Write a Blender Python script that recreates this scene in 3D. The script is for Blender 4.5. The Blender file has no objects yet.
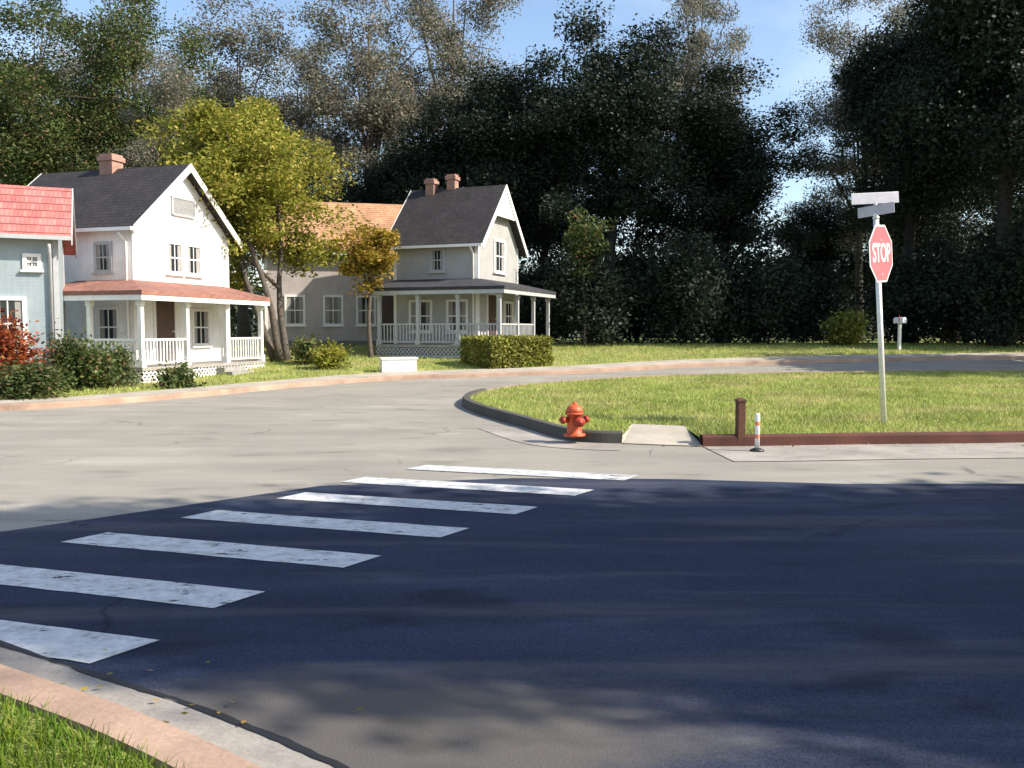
import bpy, bmesh, math, random
import numpy as np
from mathutils import Vector, Matrix, noise

scene = bpy.context.scene
COL = scene.collection
R = math.radians

# ------------------------------------------------------------------ camera
CAM_H, FPX, HORIZON = 1.55, 887.0, 330.0
PITCH = math.atan((384 - HORIZON) / FPX)
cam_d = bpy.data.cameras.new('camera')
cam = bpy.data.objects.new('camera', cam_d)
COL.objects.link(cam)
cam.location = (0, 0, CAM_H)
cam.rotation_euler = (R(90) - PITCH, 0, 0)
cam_d.sensor_width = 36
cam_d.lens = FPX / 1024 * 36
cam_d.clip_start, cam_d.clip_end = 0.05, 2000
scene.camera = cam

# ------------------------------------------------------------------ light
SUN_EL = 38.0
SUN_H = Vector((0.96, -0.28, 0)).normalized()
TO_SUN = Vector((SUN_H.x * math.cos(R(SUN_EL)), SUN_H.y * math.cos(R(SUN_EL)), math.sin(R(SUN_EL))))
world = bpy.data.worlds.new('World')
scene.world = world
world.use_nodes = True
wn = world.node_tree
sky = wn.nodes.new('ShaderNodeTexSky')
sky.sky_type = 'NISHITA'
sky.sun_disc = False
sky.sun_elevation = R(SUN_EL)
sky.sun_rotation = math.atan2(SUN_H.x, SUN_H.y)
sky.air_density, sky.dust_density, sky.ozone_density = 1.0, 1.3, 1.2
bg = wn.nodes['Background']
bg.inputs['Strength'].default_value = 0.15
tcw = wn.nodes.new('ShaderNodeTexCoord')
mpw = wn.nodes.new('ShaderNodeMapping')
mpw.inputs['Scale'].default_value = (1.0, 1.0, 2.6)
mpw.inputs['Location'].default_value = (0.35, 0.2, 0.0)
nzw = wn.nodes.new('ShaderNodeTexNoise')
nzw.inputs['Scale'].default_value, nzw.inputs['Detail'].default_value, nzw.inputs['Roughness'].default_value = 2.4, 7, 0.55
rpw = wn.nodes.new('ShaderNodeValToRGB')
rpw.color_ramp.elements[0].position, rpw.color_ramp.elements[1].position = 0.50, 0.85
rpw.color_ramp.elements[1].color = (0.75, 0.75, 0.75, 1)
mxw = wn.nodes.new('ShaderNodeMix')
mxw.data_type = 'RGBA'
mxw.inputs[7].default_value = (4.4, 5.0, 5.3, 1)
wn.links.new(tcw.outputs['Generated'], mpw.inputs['Vector'])
wn.links.new(mpw.outputs[0], nzw.inputs['Vector'])
wn.links.new(nzw.outputs['Fac'], rpw.inputs['Fac'])
wn.links.new(rpw.outputs['Color'], mxw.inputs[0])
wn.links.new(sky.outputs[0], mxw.inputs[6])
wn.links.new(mxw.outputs[2], bg.inputs['Color'])
sun_d = bpy.data.lights.new('sun', 'SUN')
sun_d.energy, sun_d.angle, sun_d.color = 5.0, R(0.5), (1.0, 0.90, 0.76)
sun = bpy.data.objects.new('sun', sun_d)
COL.objects.link(sun)
sun.rotation_euler = TO_SUN.to_track_quat('Z', 'Y').to_euler()
scene.view_settings.view_transform = 'Standard'
scene.view_settings.look = 'None'
scene.view_settings.gamma = 1
scene.view_settings.use_curve_mapping = False
scene.view_settings.exposure = 0.75
scene.cycles.max_bounces = 6
scene.cycles.transparent_max_bounces = 6


# ------------------------------------------------------------------ terrain height and survey helper
def hz(y):
    t = min(1, max(0, (y - 24) / 16))
    return 0.8 * t * t * (3 - 2 * t)


def G(px, py, z=0.0):
    """world point at height z under a point of the survey picture"""
    c, s = math.cos(PITCH), math.sin(PITCH)
    dx, u = (px - 512) / FPX, (384 - py) / FPX
    d = Vector((dx, c + u * s, -s + u * c))
    k = (z - CAM_H) / d.z
    return Vector((d.x * k, d.y * k, z))


def D(px, y):
    """ground point at depth y under a column of the survey picture"""
    return Vector(((px - 512) / FPX * y, y, hz(y)))


# ------------------------------------------------------------------ object helpers
def tag(o, label=None, cat=None, group=None, kind=None):
    if label: o['label'] = label
    if cat: o['category'] = cat
    if group: o['group'] = group
    if kind: o['kind'] = kind
    return o


def empty(name, loc, rz=0.0):
    o = bpy.data.objects.new(name, None)
    o.location = loc
    o.rotation_euler = (0, 0, rz)
    o.empty_display_size = 0.2
    COL.objects.link(o)
    return o


def link_mesh(name, me, m=None, parent=None):
    o = bpy.data.objects.new(name, me)
    COL.objects.link(o)
    if m: me.materials.append(m)
    if parent: o.parent = parent
    return o


class MB:
    """collects faces, builds ONE mesh object"""
    def __init__(s):
        s.v, s.f, s.sm = [], [], []

    def add(s, vs, fs, smooth=False):
        n = len(s.v)
        s.v += [tuple(v) for v in vs]
        s.f += [tuple(i + n for i in f) for f in fs]
        s.sm += [smooth] * len(fs)
        return s

    def box(s, x0, x1, y0, y1, z0, z1):
        vs = [(x, y, z) for z in (z0, z1) for y in (y0, y1) for x in (x0, x1)]
        return s.add(vs, [(0, 2, 3, 1), (4, 5, 7, 6), (0, 1, 5, 4), (2, 6, 7, 3), (0, 4, 6, 2), (1, 3, 7, 5)])

    def bar(s, a, b, w, h=None, up=(0, 0, 1)):
        a, b = Vector(a), Vector(b)
        h = h or w
        d = (b - a).normalized()
        up = Vector(up)
        if abs(d.dot(up)) > 0.98: up = Vector((1, 0, 0))
        x = d.cross(up).normalized() * w / 2
        y = x.cross(d).normalized() * h / 2
        vs = [p + sx * x + sy * y for p in (a, b) for sx, sy in ((-1, -1), (1, -1), (1, 1), (-1, 1))]
        return s.add(vs, [(3, 2, 1, 0), (4, 5, 6, 7), (0, 1, 5, 4), (1, 2, 6, 5), (2, 3, 7, 6), (3, 0, 4, 7)])

    def tube(s, pts, rad, seg=8, cap=True):
        pts = [Vector(p) for p in pts]
        if not hasattr(rad, '__len__'): rad = [rad] * len(pts)
        vs, fs = [], []
        ref = None
        for i, p in enumerate(pts):
            d = (pts[min(i + 1, len(pts) - 1)] - pts[max(i - 1, 0)]).normalized()
            if ref is None:
                ref = Vector((1, 0, 0)) if abs(d.x) < 0.8 else Vector((0, 1, 0))
            x = d.cross(ref).normalized()
            y = x.cross(d)
            ref = y.cross(x).cross(x) if False else ref
            for k in range(seg):
                a = 2 * math.pi * k / seg
                vs.append(p + (x * math.cos(a) + y * math.sin(a)) * rad[i])
        for i in range(len(pts) - 1):
            for k in range(seg):
                k2 = (k + 1) % seg
                fs.append((i * seg + k, i * seg + k2, (i + 1) * seg + k2, (i + 1) * seg + k))
        if cap:
            fs.append(tuple(range(seg))[::-1])
            fs.append(tuple((len(pts) - 1) * seg + k for k in range(seg)))
        return s.add(vs, fs, True)

    def lathe(s, prof, seg=20, c=(0, 0, 0)):
        return s.tube([(c[0], c[1], c[2] + z) for r, z in prof], [r for r, z in prof], seg)

    def build(s, name, m, parent=None, bevel=0):
        me = bpy.data.meshes.new(name)
        me.from_pydata(s.v, [], s.f)
        me.polygons.foreach_set('use_smooth', s.sm)
        bm = bmesh.new()
        bm.from_mesh(me)
        bmesh.ops.recalc_face_normals(bm, faces=bm.faces)
        bm.to_mesh(me)
        bm.free()
        o = link_mesh(name, me, m, parent)
        if bevel:
            b = o.modifiers.new('bevel', 'BEVEL')
            b.width, b.segments, b.limit_method = bevel, 2, 'ANGLE'
        return o


# ------------------------------------------------------------------ materials
class NT:
    def __init__(s, name):
        s.m = bpy.data.materials.new(name)
        s.m.use_nodes = True
        s.t = s.m.node_tree
        s.b = s.t.nodes['Principled BSDF']
        s.out = s.t.nodes['Material Output']

    def n(s, typ, **kw):
        o = s.t.nodes.new('ShaderNode' + typ)
        for k, v in kw.items():
            if k in o.inputs: o.inputs[k].default_value = v
            else: setattr(o, k, v)
        return o

    def l(s, a, b): s.t.links.new(a, b)

    def coord(s, scale=(1, 1, 1), which='Object'):
        tc = s.n('TexCoord')
        mp = s.n('Mapping')
        mp.inputs['Scale'].default_value = scale
        s.l(tc.outputs[which], mp.inputs['Vector'])
        return mp.outputs[0]

    def noise(s, vec, scale, detail=4, rough=0.6):
        o = s.n('TexNoise')
        o.inputs['Scale'].default_value = scale
        o.inputs['Detail'].default_value = detail
        o.inputs['Roughness'].default_value = rough
        s.l(vec, o.inputs['Vector'])
        return o.outputs['Fac']

    def ramp(s, fac, stops):
        o = s.n('ValToRGB')
        e = o.color_ramp.elements
        while len(e) < len(stops): e.new(0.5)
        for el, (p, c) in zip(e, stops):
            el.position = p
            el.color = (*c, 1) if len(c) == 3 else c
        s.l(fac, o.inputs['Fac'])
        return o.outputs['Color']

    def mix(s, a, b, fac, mode='MIX'):
        o = s.n('Mix', data_type='RGBA', blend_type=mode)
        for sock, v in ((o.inputs[6], a), (o.inputs[7], b), (o.inputs[0], fac)):
            if hasattr(v, 'links') or hasattr(v, 'is_linked'): s.l(v, sock)
            elif isinstance(v, (int, float)): sock.default_value = v
            else: sock.default_value = (*v, 1)
        return o.outputs[2]

    def bump(s, h, strength=0.3, dist=0.02):
        o = s.n('Bump')
        o.inputs['Strength'].default_value = strength
        o.inputs['Distance'].default_value = dist
        s.l(h, o.inputs['Height'])
        s.l(o.outputs[0], s.b.inputs['Normal'])

    def col(s, c): s.l(c, s.b.inputs['Base Color'])

    def rough(s, v): s.b.inputs['Roughness'].default_value = v


def g3(v): return (v, v, v)


def plain(name, c, rough=0.6, var=0.15, scale=6, metal=0.0, bump=0.0):
    t = NT(name)
    v = t.coord()
    f = t.noise(v, scale)
    t.col(t.ramp(f, [(0.3, [x * (1 - var) for x in c]), (0.7, [min(1, x * (1 + var)) for x in c])]))
    t.rough(rough)
    t.b.inputs['Metallic'].default_value = metal
    if bump: t.bump(t.noise(v, scale * 5), bump)
    return t.m


def asphalt(name, dark, light, patch=1.0, cracks=True, sun_patch=None):
    t = NT(name)
    v = t.coord()
    big = t.noise(v, 0.35, 5, 0.6)
    streak = t.noise(t.coord((0.25, 1.6, 1)), 1.1, 4, 0.6)
    grain = t.noise(v, 90, 2, 0.7)
    c = t.ramp(big, [(0.3, dark), (0.7, light)])
    c = t.mix(c, t.ramp(streak, [(0.35, g3(0.72)), (0.65, g3(1.15))]), 0.8 * patch, 'MULTIPLY')
    c = t.mix(c, t.ramp(grain, [(0.3, g3(0.5)), (0.7, g3(1.5))]), 0.85, 'MULTIPLY')
    if sun_patch:
        sun_streaks = t.noise(t.coord((0.16, 1.3, 1)), 1.5, 5, 0.6)
        c = t.mix(c, (0.105, 0.10, 0.10), t.ramp(sun_streaks, [(0.52, g3(0)), (0.72, g3(0.6))]))  # pale streaks of dappled sun, put into the asphalt colour
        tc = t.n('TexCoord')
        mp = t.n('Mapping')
        mp.inputs['Location'].default_value = (-sun_patch[0] / 1.9, -sun_patch[1] / 0.85, 0)
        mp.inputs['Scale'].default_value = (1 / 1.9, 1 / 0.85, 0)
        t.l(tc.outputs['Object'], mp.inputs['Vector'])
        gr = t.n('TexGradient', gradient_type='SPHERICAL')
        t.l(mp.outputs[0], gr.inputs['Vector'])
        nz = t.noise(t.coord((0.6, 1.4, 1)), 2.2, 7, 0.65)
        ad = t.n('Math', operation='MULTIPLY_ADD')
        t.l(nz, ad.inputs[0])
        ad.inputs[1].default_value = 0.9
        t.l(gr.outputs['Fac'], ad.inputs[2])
        c = t.mix(c, (0.105, 0.097, 0.09), t.ramp(ad.outputs[0], [(0.62, g3(0)), (1.0, g3(0.9))]))  # pool of sun on greyer asphalt by the kerb, painted into the colour
    oil = t.noise(t.coord((0.5, 1.0, 1)), 1.7, 3, 0.5)
    c = t.mix(c, t.ramp(oil, [(0.30, g3(0.5)), (0.40, g3(1)), (0.62, g3(1)), (0.72, g3(1.5))]), 0.75 * patch, 'MULTIPLY')
    if cracks:
        vo = t.n('TexVoronoi', feature='DISTANCE_TO_EDGE')
        vo.inputs['Scale'].default_value = 0.33
        w = t.n('TexNoise')
        w.inputs['Scale'].default_value = 1.3
        w.inputs['Detail'].default_value = 6
        t.l(v, w.inputs['Vector'])
        ad = t.n('VectorMath', operation='MULTIPLY_ADD')
        t.l(w.outputs['Color'], ad.inputs[0])
        ad.inputs[1].default_value = (1.1, 1.1, 0)
        t.l(v, ad.inputs[2])
        t.l(ad.outputs[0], vo.inputs['Vector'])
        mask = t.ramp(vo.outputs['Distance'], [(0.0, g3(0.45)), (0.007, g3(1))])
        gate = t.ramp(t.noise(v, 0.5, 2), [(0.52, g3(0)), (0.62, g3(0.9))])
        c = t.mix(c, mask, gate, 'MULTIPLY')
    t.col(c)
    t.rough(0.95)
    t.b.inputs['Specular IOR Level'].default_value = 0.15
    t.bump(grain, 0.35, 0.01)
    return t.m


def concrete(name, c, var=0.2):
    t = NT(name)
    v = t.coord()
    a = t.noise(v, 1.2, 6, 0.65)
    b = t.noise(v, 60, 2)
    k = t.ramp(a, [(0.28, [x * (1 - var) for x in c]), (0.72, [x * (1 + var) for x in c])])
    k = t.mix(k, t.ramp(b, [(0.3, g3(0.8)), (0.7, g3(1.15))]), 0.7, 'MULTIPLY')
    t.col(k)
    t.rough(0.88)
    t.bump(b, 0.2, 0.008)
    return t.m


def turf(name, stops):
    t = NT(name)
    v = t.coord()
    a = t.noise(v, 0.55, 5, 0.65)
    b = t.noise(v, 22, 4, 0.7)
    c = t.ramp(a, stops)
    c = t.mix(c, t.ramp(b, [(0.3, g3(0.55)), (0.7, g3(1.4))]), 0.8, 'MULTIPLY')
    t.col(c)
    t.rough(0.95)
    t.bump(b, 0.8, 0.05)
    return t.m


def leafmat(name, stops, trans=0.35, dry=None):
    t = NT(name)
    ge = t.n('NewGeometry')
    c = t.ramp(ge.outputs['Random Per Island'], stops)
    if dry: c = t.mix(c, dry, t.ramp(t.noise(t.coord((0.5, 1.0, 0)), 0.8, 4), [(0.48, g3(0)), (0.68, g3(0.75))]))
    big = t.noise(t.coord(), 0.6, 3)
    c = t.mix(c, t.ramp(big, [(0.35, g3(0.7)), (0.65, g3(1.3))]), 0.8, 'MULTIPLY')
    t.col(c)
    t.rough(0.6)
    t.b.inputs['Specular IOR Level'].default_value = 0.25
    tr = t.n('BsdfTranslucent')
    t.l(c, tr.inputs['Color'])
    mx = t.n('MixShader')
    mx.inputs[0].default_value = trans
    t.l(t.b.outputs[0], mx.inputs[1])
    t.l(tr.outputs[0], mx.inputs[2])
    t.l(mx.outputs[0], t.out.inputs['Surface'])
    return t.m


def siding(name, c, pitch=0.13):
    t = NT(name)
    v = t.coord()
    w = t.n('TexWave', wave_type='BANDS', bands_direction='Z', wave_profile='SAW')
    w.inputs['Scale'].default_value = 1 / pitch / 3.1416 / 2 * 3.1416
    t.l(v, w.inputs['Vector'])
    a = t.noise(v, 2.0, 6)
    k = t.ramp(a, [(0.3, [x * 0.86 for x in c]), (0.7, [min(1, x * 1.06) for x in c])])
    k = t.mix(k, t.ramp(t.noise(t.coord((6, 6, 0.5)), 2, 4), [(0.3, g3(0.82)), (0.6, g3(1))]), 0.6, 'MULTIPLY')
    t.col(k)
    t.rough(0.6)
    t.bump(w.outputs['Fac'], 0.5, 0.02)
    return t.m


def shingles(name, c1, c2, scale=1.0):
    t = NT(name)
    v = t.coord((1, 1, 1.4))
    br = t.n('TexBrick')
    br.inputs['Color1'].default_value = (*c1, 1)
    br.inputs['Color2'].default_value = (*c2, 1)
    br.inputs['Mortar'].default_value = (*[x * 0.4 for x in c1], 1)
    br.inputs['Scale'].default_value = 5 * scale
    br.inputs['Mortar Size'].default_value = 0.02
    rot = t.n('VectorRotate', rotation_type='X_AXIS')
    rot.inputs['Angle'].default_value = R(55)
    t.l(v, rot.inputs['Vector'])
    t.l(rot.outputs[0], br.inputs['Vector'])
    k = t.mix(br.outputs['Color'], t.ramp(t.noise(t.coord(), 1.4, 6), [(0.3, g3(0.65)), (0.7, g3(1.3))]), 0.8, 'MULTIPLY')
    t.col(k)
    t.rough(0.85)
    t.bump(br.outputs['Fac'], 0.4, 0.01)
    return t.m


def paintmat():
    t = NT('worn_road_paint')
    v = t.coord()
    f = t.noise(v, 9, 8, 0.75)
    t.col(t.ramp(f, [(0.30, (0.12, 0.12, 0.12)), (0.42, (0.42, 0.43, 0.43)), (0.6, (0.58, 0.59, 0.60))]))
    t.rough(0.7)
    w = t.noise(t.coord((1.2, 3.0, 1)), 3.2, 9, 0.8)
    tw = t.noise(t.coord((2.2, 0.35, 1)), 1.1, 3, 0.5)
    sm = t.n('Math', operation='MULTIPLY_ADD')
    t.l(tw, sm.inputs[0])
    sm.inputs[1].default_value = 0.35
    t.l(w, sm.inputs[2])
    hole = t.ramp(sm.outputs[0], [(0.535, g3(1)), (0.60, g3(0))])
    tr = t.n('BsdfTransparent')
    mx = t.n('MixShader')
    t.l(hole, mx.inputs[0])
    t.l(t.b.outputs[0], mx.inputs[1])
    t.l(tr.outputs[0], mx.inputs[2])
    t.l(mx.outputs[0], t.out.inputs['Surface'])
    return t.m


M = {
    'road': asphalt('pale_old_asphalt', (0.235, 0.222, 0.195), (0.31, 0.293, 0.255), 0.55),
    'patch': asphalt('dark_asphalt', (0.019, 0.028, 0.056), (0.040, 0.050, 0.080), sun_patch=(-0.55, 3.35)),
    'concrete': concrete('concrete', (0.38, 0.34, 0.28), 0.28),
    'gutter': concrete('gutter_concrete', (0.29, 0.265, 0.235), 0.35),
    'kerb': concrete('kerb_concrete', (0.33, 0.225, 0.165), 0.38),
    'kerb_dark': concrete('dark_kerb', (0.07, 0.065, 0.055)),  # darker tone for one stretch of the far corner kerb
    'kerb_red': concrete('faded_red_kerb', (0.085, 0.028, 0.020), 0.4),
    'tar': plain('tar', (0.012, 0.012, 0.013), 0.6),
    'paint': paintmat(),
    'turf': turf('lawn_turf', [(0.30, (0.15, 0.20, 0.04)), (0.5, (0.26, 0.29, 0.07)), (0.70, (0.40, 0.34, 0.15))]),
    'earth': turf('ground_cover', [(0.3, (0.05, 0.06, 0.02)), (0.7, (0.09, 0.10, 0.04))]),
    'grass': leafmat('grass_blades', [(0.0, (0.17, 0.26, 0.035)), (0.6, (0.31, 0.39, 0.08)), (1.0, (0.46, 0.42, 0.17))], 0.3, (0.52, 0.42, 0.22)),
    'lush': leafmat('lush_grass_blades', [(0.0, (0.06, 0.14, 0.008)), (0.7, (0.16, 0.25, 0.02)), (1.0, (0.30, 0.28, 0.07))], 0.35),
    'bark': plain('bark', (0.09, 0.075, 0.06), 0.95, 0.4, 9, bump=0.6),
    'bark_dark': plain('dark_bark', (0.035, 0.03, 0.027), 0.95, 0.4, 9, bump=0.6),
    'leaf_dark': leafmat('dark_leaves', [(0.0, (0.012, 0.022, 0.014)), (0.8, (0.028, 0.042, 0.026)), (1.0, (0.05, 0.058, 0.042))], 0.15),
    'leaf_mid': leafmat('mid_leaves', [(0.0, (0.04, 0.07, 0.018)), (0.7, (0.095, 0.13, 0.04)), (0.93, (0.16, 0.15, 0.06)), (1.0, (0.25, 0.11, 0.07))], 0.3),
    'leaf_grey': leafmat('grey_leaves', [(0.0, (0.10, 0.115, 0.08)), (0.6, (0.19, 0.19, 0.135)), (0.9, (0.29, 0.25, 0.20)), (1.0, (0.32, 0.20, 0.15))], 0.3),
    'leaf_yellow': leafmat('yellow_green_leaves', [(0.0, (0.12, 0.15, 0.018)), (0.6, (0.30, 0.31, 0.045)), (1.0, (0.48, 0.38, 0.09))], 0.4),
    'leaf_gold': leafmat('golden_leaves', [(0.0, (0.17, 0.15, 0.018)), (0.6, (0.34, 0.25, 0.035)), (1.0, (0.50, 0.29, 0.07))], 0.4),
    'leaf_orange': leafmat('orange_leaves', [(0.0, (0.09, 0.02, 0.01)), (0.5, (0.26, 0.05, 0.018)), (0.9, (0.40, 0.11, 0.03)), (1.0, (0.2, 0.16, 0.04))], 0.35),
    'leaf_hedge': leafmat('hedge_leaves', [(0.0, (0.09, 0.12, 0.015)), (0.6, (0.24, 0.25, 0.045)), (1.0, (0.38, 0.33, 0.09))], 0.3),
    'white': siding('white_siding', (0.90, 0.89, 0.88)),
    'grey': siding('grey_siding', (0.42, 0.42, 0.41)),
    'blue': siding('blue_grey_siding', (0.33, 0.40, 0.43)),
    'pinkish': siding('pinkish_grey_siding', (0.52, 0.46, 0.46)),
    'trim': plain('white_trim', (0.80, 0.79, 0.76), 0.5, 0.07),
    'trim_grey': plain('grey_trim', (0.40, 0.41, 0.42), 0.5, 0.1),
    'roof_dark': shingles('dark_shingles', (0.022, 0.019, 0.022), (0.04, 0.034, 0.036)),
    'roof_red': shingles('red_shingles', (0.46, 0.13, 0.115), (0.56, 0.19, 0.165)),
    'roof_tan': shingles('tan_shingles', (0.42, 0.22, 0.12), (0.52, 0.30, 0.17)),
    'porch_red': shingles('rust_porch_roof', (0.26, 0.11, 0.085), (0.34, 0.17, 0.13)),
    'porch_dark': shingles('slate_porch_roof', (0.03, 0.032, 0.04), (0.05, 0.05, 0.06)),
    'curtain': plain('curtain', (0.30, 0.29, 0.27), 0.9, 0.25, 14),
    'glass': plain('window_glass', (0.02, 0.028, 0.035), 0.08, 0.1),
    'brick': shingles('chimney_brick', (0.36, 0.20, 0.16), (0.44, 0.27, 0.21), 1.6),
    'stone': concrete('foundation_stone', (0.2, 0.19, 0.18)),
    'boards': plain('porch_boards', (0.28, 0.27, 0.25), 0.7, 0.2),
    'door': plain('door_paint', (0.10, 0.06, 0.05), 0.5),
    'metal': plain('galvanised_steel', (0.74, 0.74, 0.71), 0.5, 0.12, 10, 0.3),
    'stop': plain('stop_red', (0.55, 0.085, 0.10), 0.3, 0.12),
    'signwhite': plain('sign_white', (0.80, 0.80, 0.80), 0.4, 0.05),
    'blade': plain('street_blade', (0.42, 0.43, 0.50), 0.4, 0.12),
    'hydrant': plain('hydrant_red', (0.50, 0.085, 0.025), 0.55, 0.4, 16),
    'hydrant_dark': plain('hydrant_cap', (0.30, 0.03, 0.012), 0.45, 0.2, 12),
    'wood': plain('brown_wood', (0.085, 0.035, 0.018), 0.85, 0.35, 14, bump=0.4),
    'orange': plain('orange_band', (0.75, 0.22, 0.10), 0.5),
    'soil': plain('soil', (0.05, 0.035, 0.025), 0.95, 0.3, 20, bump=0.5),
    'black': plain('black_paint', (0.02, 0.02, 0.02), 0.5),
}


# ------------------------------------------------------------------ setting: sheets
def poly_sheet(name, pts, m, zoff, step=1.0, hfun=None):
    bm = bmesh.new()
    vs = [bm.verts.new((p[0], p[1], 0)) for p in pts]
    bm.faces.new(vs)
    ys = [p[1] for p in pts]
    y = max(24.0, math.floor(min(ys)))
    while y < min(41, max(ys)):
        bmesh.ops.bisect_plane(bm, geom=bm.verts[:] + bm.edges[:] + bm.faces[:], plane_co=(0, y, 0), plane_no=(0, 1, 0))
        y += step
    bmesh.ops.triangulate(bm, faces=bm.faces[:])
    bmesh.ops.recalc_face_normals(bm, faces=bm.faces)
    for f in bm.faces:
        if f.normal.z < 0: f.normal_flip()
    for v in bm.verts: v.co.z = hz(v.co.y) + (hfun(v.co) if hfun else zoff)
    me = bpy.data.meshes.new(name)
    bm.to_mesh(me)
    bm.free()
    return tag(link_mesh(name, me, m), kind='structure')


def smooth(pts, n=6):
    pts = [Vector((p[0], p[1], 0)) for p in pts]
    out = []
    for i in range(len(pts) - 1):
        p0, p1, p2, p3 = pts[max(i - 1, 0)], pts[i], pts[i + 1], pts[min(i + 2, len(pts) - 1)]
        for k in range(n):
            t = k / n
            out.append(0.5 * ((2 * p1) + (p2 - p0) * t + (2 * p0 - 5 * p1 + 4 * p2 - p3) * t * t + (3 * p1 - p0 - 3 * p2 + p3) * t ** 3))
    out.append(pts[-1])
    return out


def offset(line, d):
    """shift a polyline to its left by d"""
    out = []
    for i, p in enumerate(line):
        t = (line[min(i + 1, len(line) - 1)] - line[max(i - 1, 0)]).normalized()
        out.append(Vector((p.x - t.y * d, p.y + t.x * d, 0)))
    return out


def strip(name, line, d0, d1, m, z0, z1=None, kind='structure'):
    """ribbon between two left offsets of a line; with z1 it is a solid kerb from z0 to z1 (rounded nose)"""
    mb = MB()
    if z1 is None:
        prof = [(d0, z0), (d1, z0)]
    else:
        prof = [(d0, z0), (d0 + 0.012, z1 - 0.025), (d0 + 0.035, z1), (d1, z1), (d1 + 0.002, z0)]
    offs = [offset(line, d) for d, z in prof]
    vs, fs = [], []
    for i in range(len(line)):
        for j, (d, z) in enumerate(prof):
            p = offs[j][i]
            vs.append((p.x, p.y, hz(p.y) + z))
    n = len(prof)
    for i in range(len(line) - 1):
        for j in range(n - 1):
            fs.append((i * n + j, (i + 1) * n + j, (i + 1) * n + j + 1, i * n + j + 1))
    mb.add(vs, fs)
    return tag(mb.build(name, m), kind=kind)


# base ground to the horizon
def ground_rows():
    ys = [-300, -40, 0, 24] + [24 + i for i in range(1, 17)] + [80, 200, 900]
    xs = [-900, -200, -60, 0, 60, 200, 900]
    vs = [(x, y, hz(y) - 0.03) for y in ys for x in xs]
    n = len(xs)
    fs = [(j * n + i, j * n + i + 1, (j + 1) * n + i + 1, (j + 1) * n + i) for j in range(len(ys) - 1) for i in range(n - 1)]
    return vs, fs


tag(MB().add(*ground_rows()).build('ground', M['earth']), kind='structure')
poly_sheet('road', [(-55, -30), (60, -30), (60, 42), (-55, 42)], M['road'], 0.0)

# near kerb (left side of the photographer); block lies to the right of travel
near_line = smooth([(-45, 14.5), (-20, 9.6), (-12, 7.7), (-7, 6.1), (-4.3, 4.85), (-3.1, 4.21), (-2.1, 3.62), (-1.36, 3.17), (-0.70, 2.67), (0.05, 1.98), (0.65, 1.15), (1.1, 0.1), (1.45, -1.3), (1.7, -3.5), (1.7, -12), (1.7, -28)])
near_in = offset(near_line, -0.16)
strip('kerb', near_line, 0, -0.14, M['kerb'], -0.01, 0.125)
poly_sheet('lawn', [(p.x, p.y) for p in offset(near_line, -0.1)] + [(-45, -28)], M['turf'], 0.10)
strip('gutter', near_line, 0.0, 0.34, M['gutter'], 0.010)
mb = MB()
vs, fs = [], []
sl = [p for p in offset(near_line, 0.345) if -4.5 < p.x < 0.9 and p.y > 0.6]
sl = smooth([(p.x, p.y) for p in sl], 3)
for i, p in enumerate(sl):
    t = (sl[min(i + 1, len(sl) - 1)] - sl[max(i - 1, 0)]).normalized()
    w = max(0.004, 0.016 + 0.022 * noise.noise((i * 0.13, 0, 0)))
    c = p + Vector((-t.y, t.x, 0)) * 0.012 * noise.noise((i * 0.5, 4, 0))
    vs += [(c.x - t.y * w, c.y + t.x * w, 0.0150), (c.x + t.y * w, c.y - t.x * w, 0.0150)]
for i in range(len(sl) - 1): fs.append((2 * i, 2 * i + 1, 2 * i + 3, 2 * i + 2))
tag(mb.add(vs, fs).build('road_seam', M['tar']), kind='structure')

# near right corner block (outside the frame, carries the shade trees)
nr = smooth([(9.6, -28), (9.5, -4), (9.9, 0.2), (11.5, 2.2), (15, 2.9), (28, 3.6), (55, 5)])
strip('kerb', nr, 0, -0.17, M['kerb'], -0.01, 0.125)
poly_sheet('lawn', [(p.x, p.y) for p in offset(nr, -0.1)] + [(55, -28)], M['turf'], 0.10)

# far corner block with the stop sign
K1, K2 = G(622, 444), G(703, 447)
left_edge = smooth([(38, 29.9), (20, 28.9), (10, 28.0), (4, 26.6), (0.7, 24.0), (-0.75, 21), (-1.05, 18.6), G(475, 413)[:2], G(520, 427)[:2], G(560, 439)[:2], G(590, 443)[:2], K1[:2]])
right_edge = smooth([K2[:2], G(760, 446.5)[:2], G(860, 445)[:2], G(1024, 443)[:2], (12, 12.9), (22, 14), (38, 16)])
nfar = 6 * 6
strip('kerb', left_edge[:31], 0, 0.16, M['kerb'], -0.01, 0.125)
strip('kerb', left_edge[30:], 0, 0.16, M['kerb_dark'], -0.01, 0.165)
strip('kerb', right_edge, 0, 0.16, M['kerb_red'], -0.01, 0.15)
RB1, RB2 = Vector((K1.x + 0.35, K1.y + 1.5, 0)), Vector((K2.x + 0.05, K2.y + 1.55, 0))
poly_sheet('lawn', [(p.x, p.y) for p in offset(left_edge, 0.1)] + [RB1[:2], RB2[:2]] + [(p.x, p.y) for p in offset(right_edge, 0.1)], M['turf'], 0.10)
mb = MB()
mb.add([(K1.x, K1.y, 0.012), (K2.x, K2.y, 0.012), (RB2.x, RB2.y, 0.115), (RB1.x, RB1.y, 0.115)], [(0, 1, 2, 3)])
mb.add([(K1.x, K1.y, 0.012), (RB1.x, RB1.y, 0.115), (K1.x - 0.02, K1.y + 0.2, 0.113)], [(0, 1, 2)])
tag(mb.build('kerb_ramp', M['concrete']), kind='structure')
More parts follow.
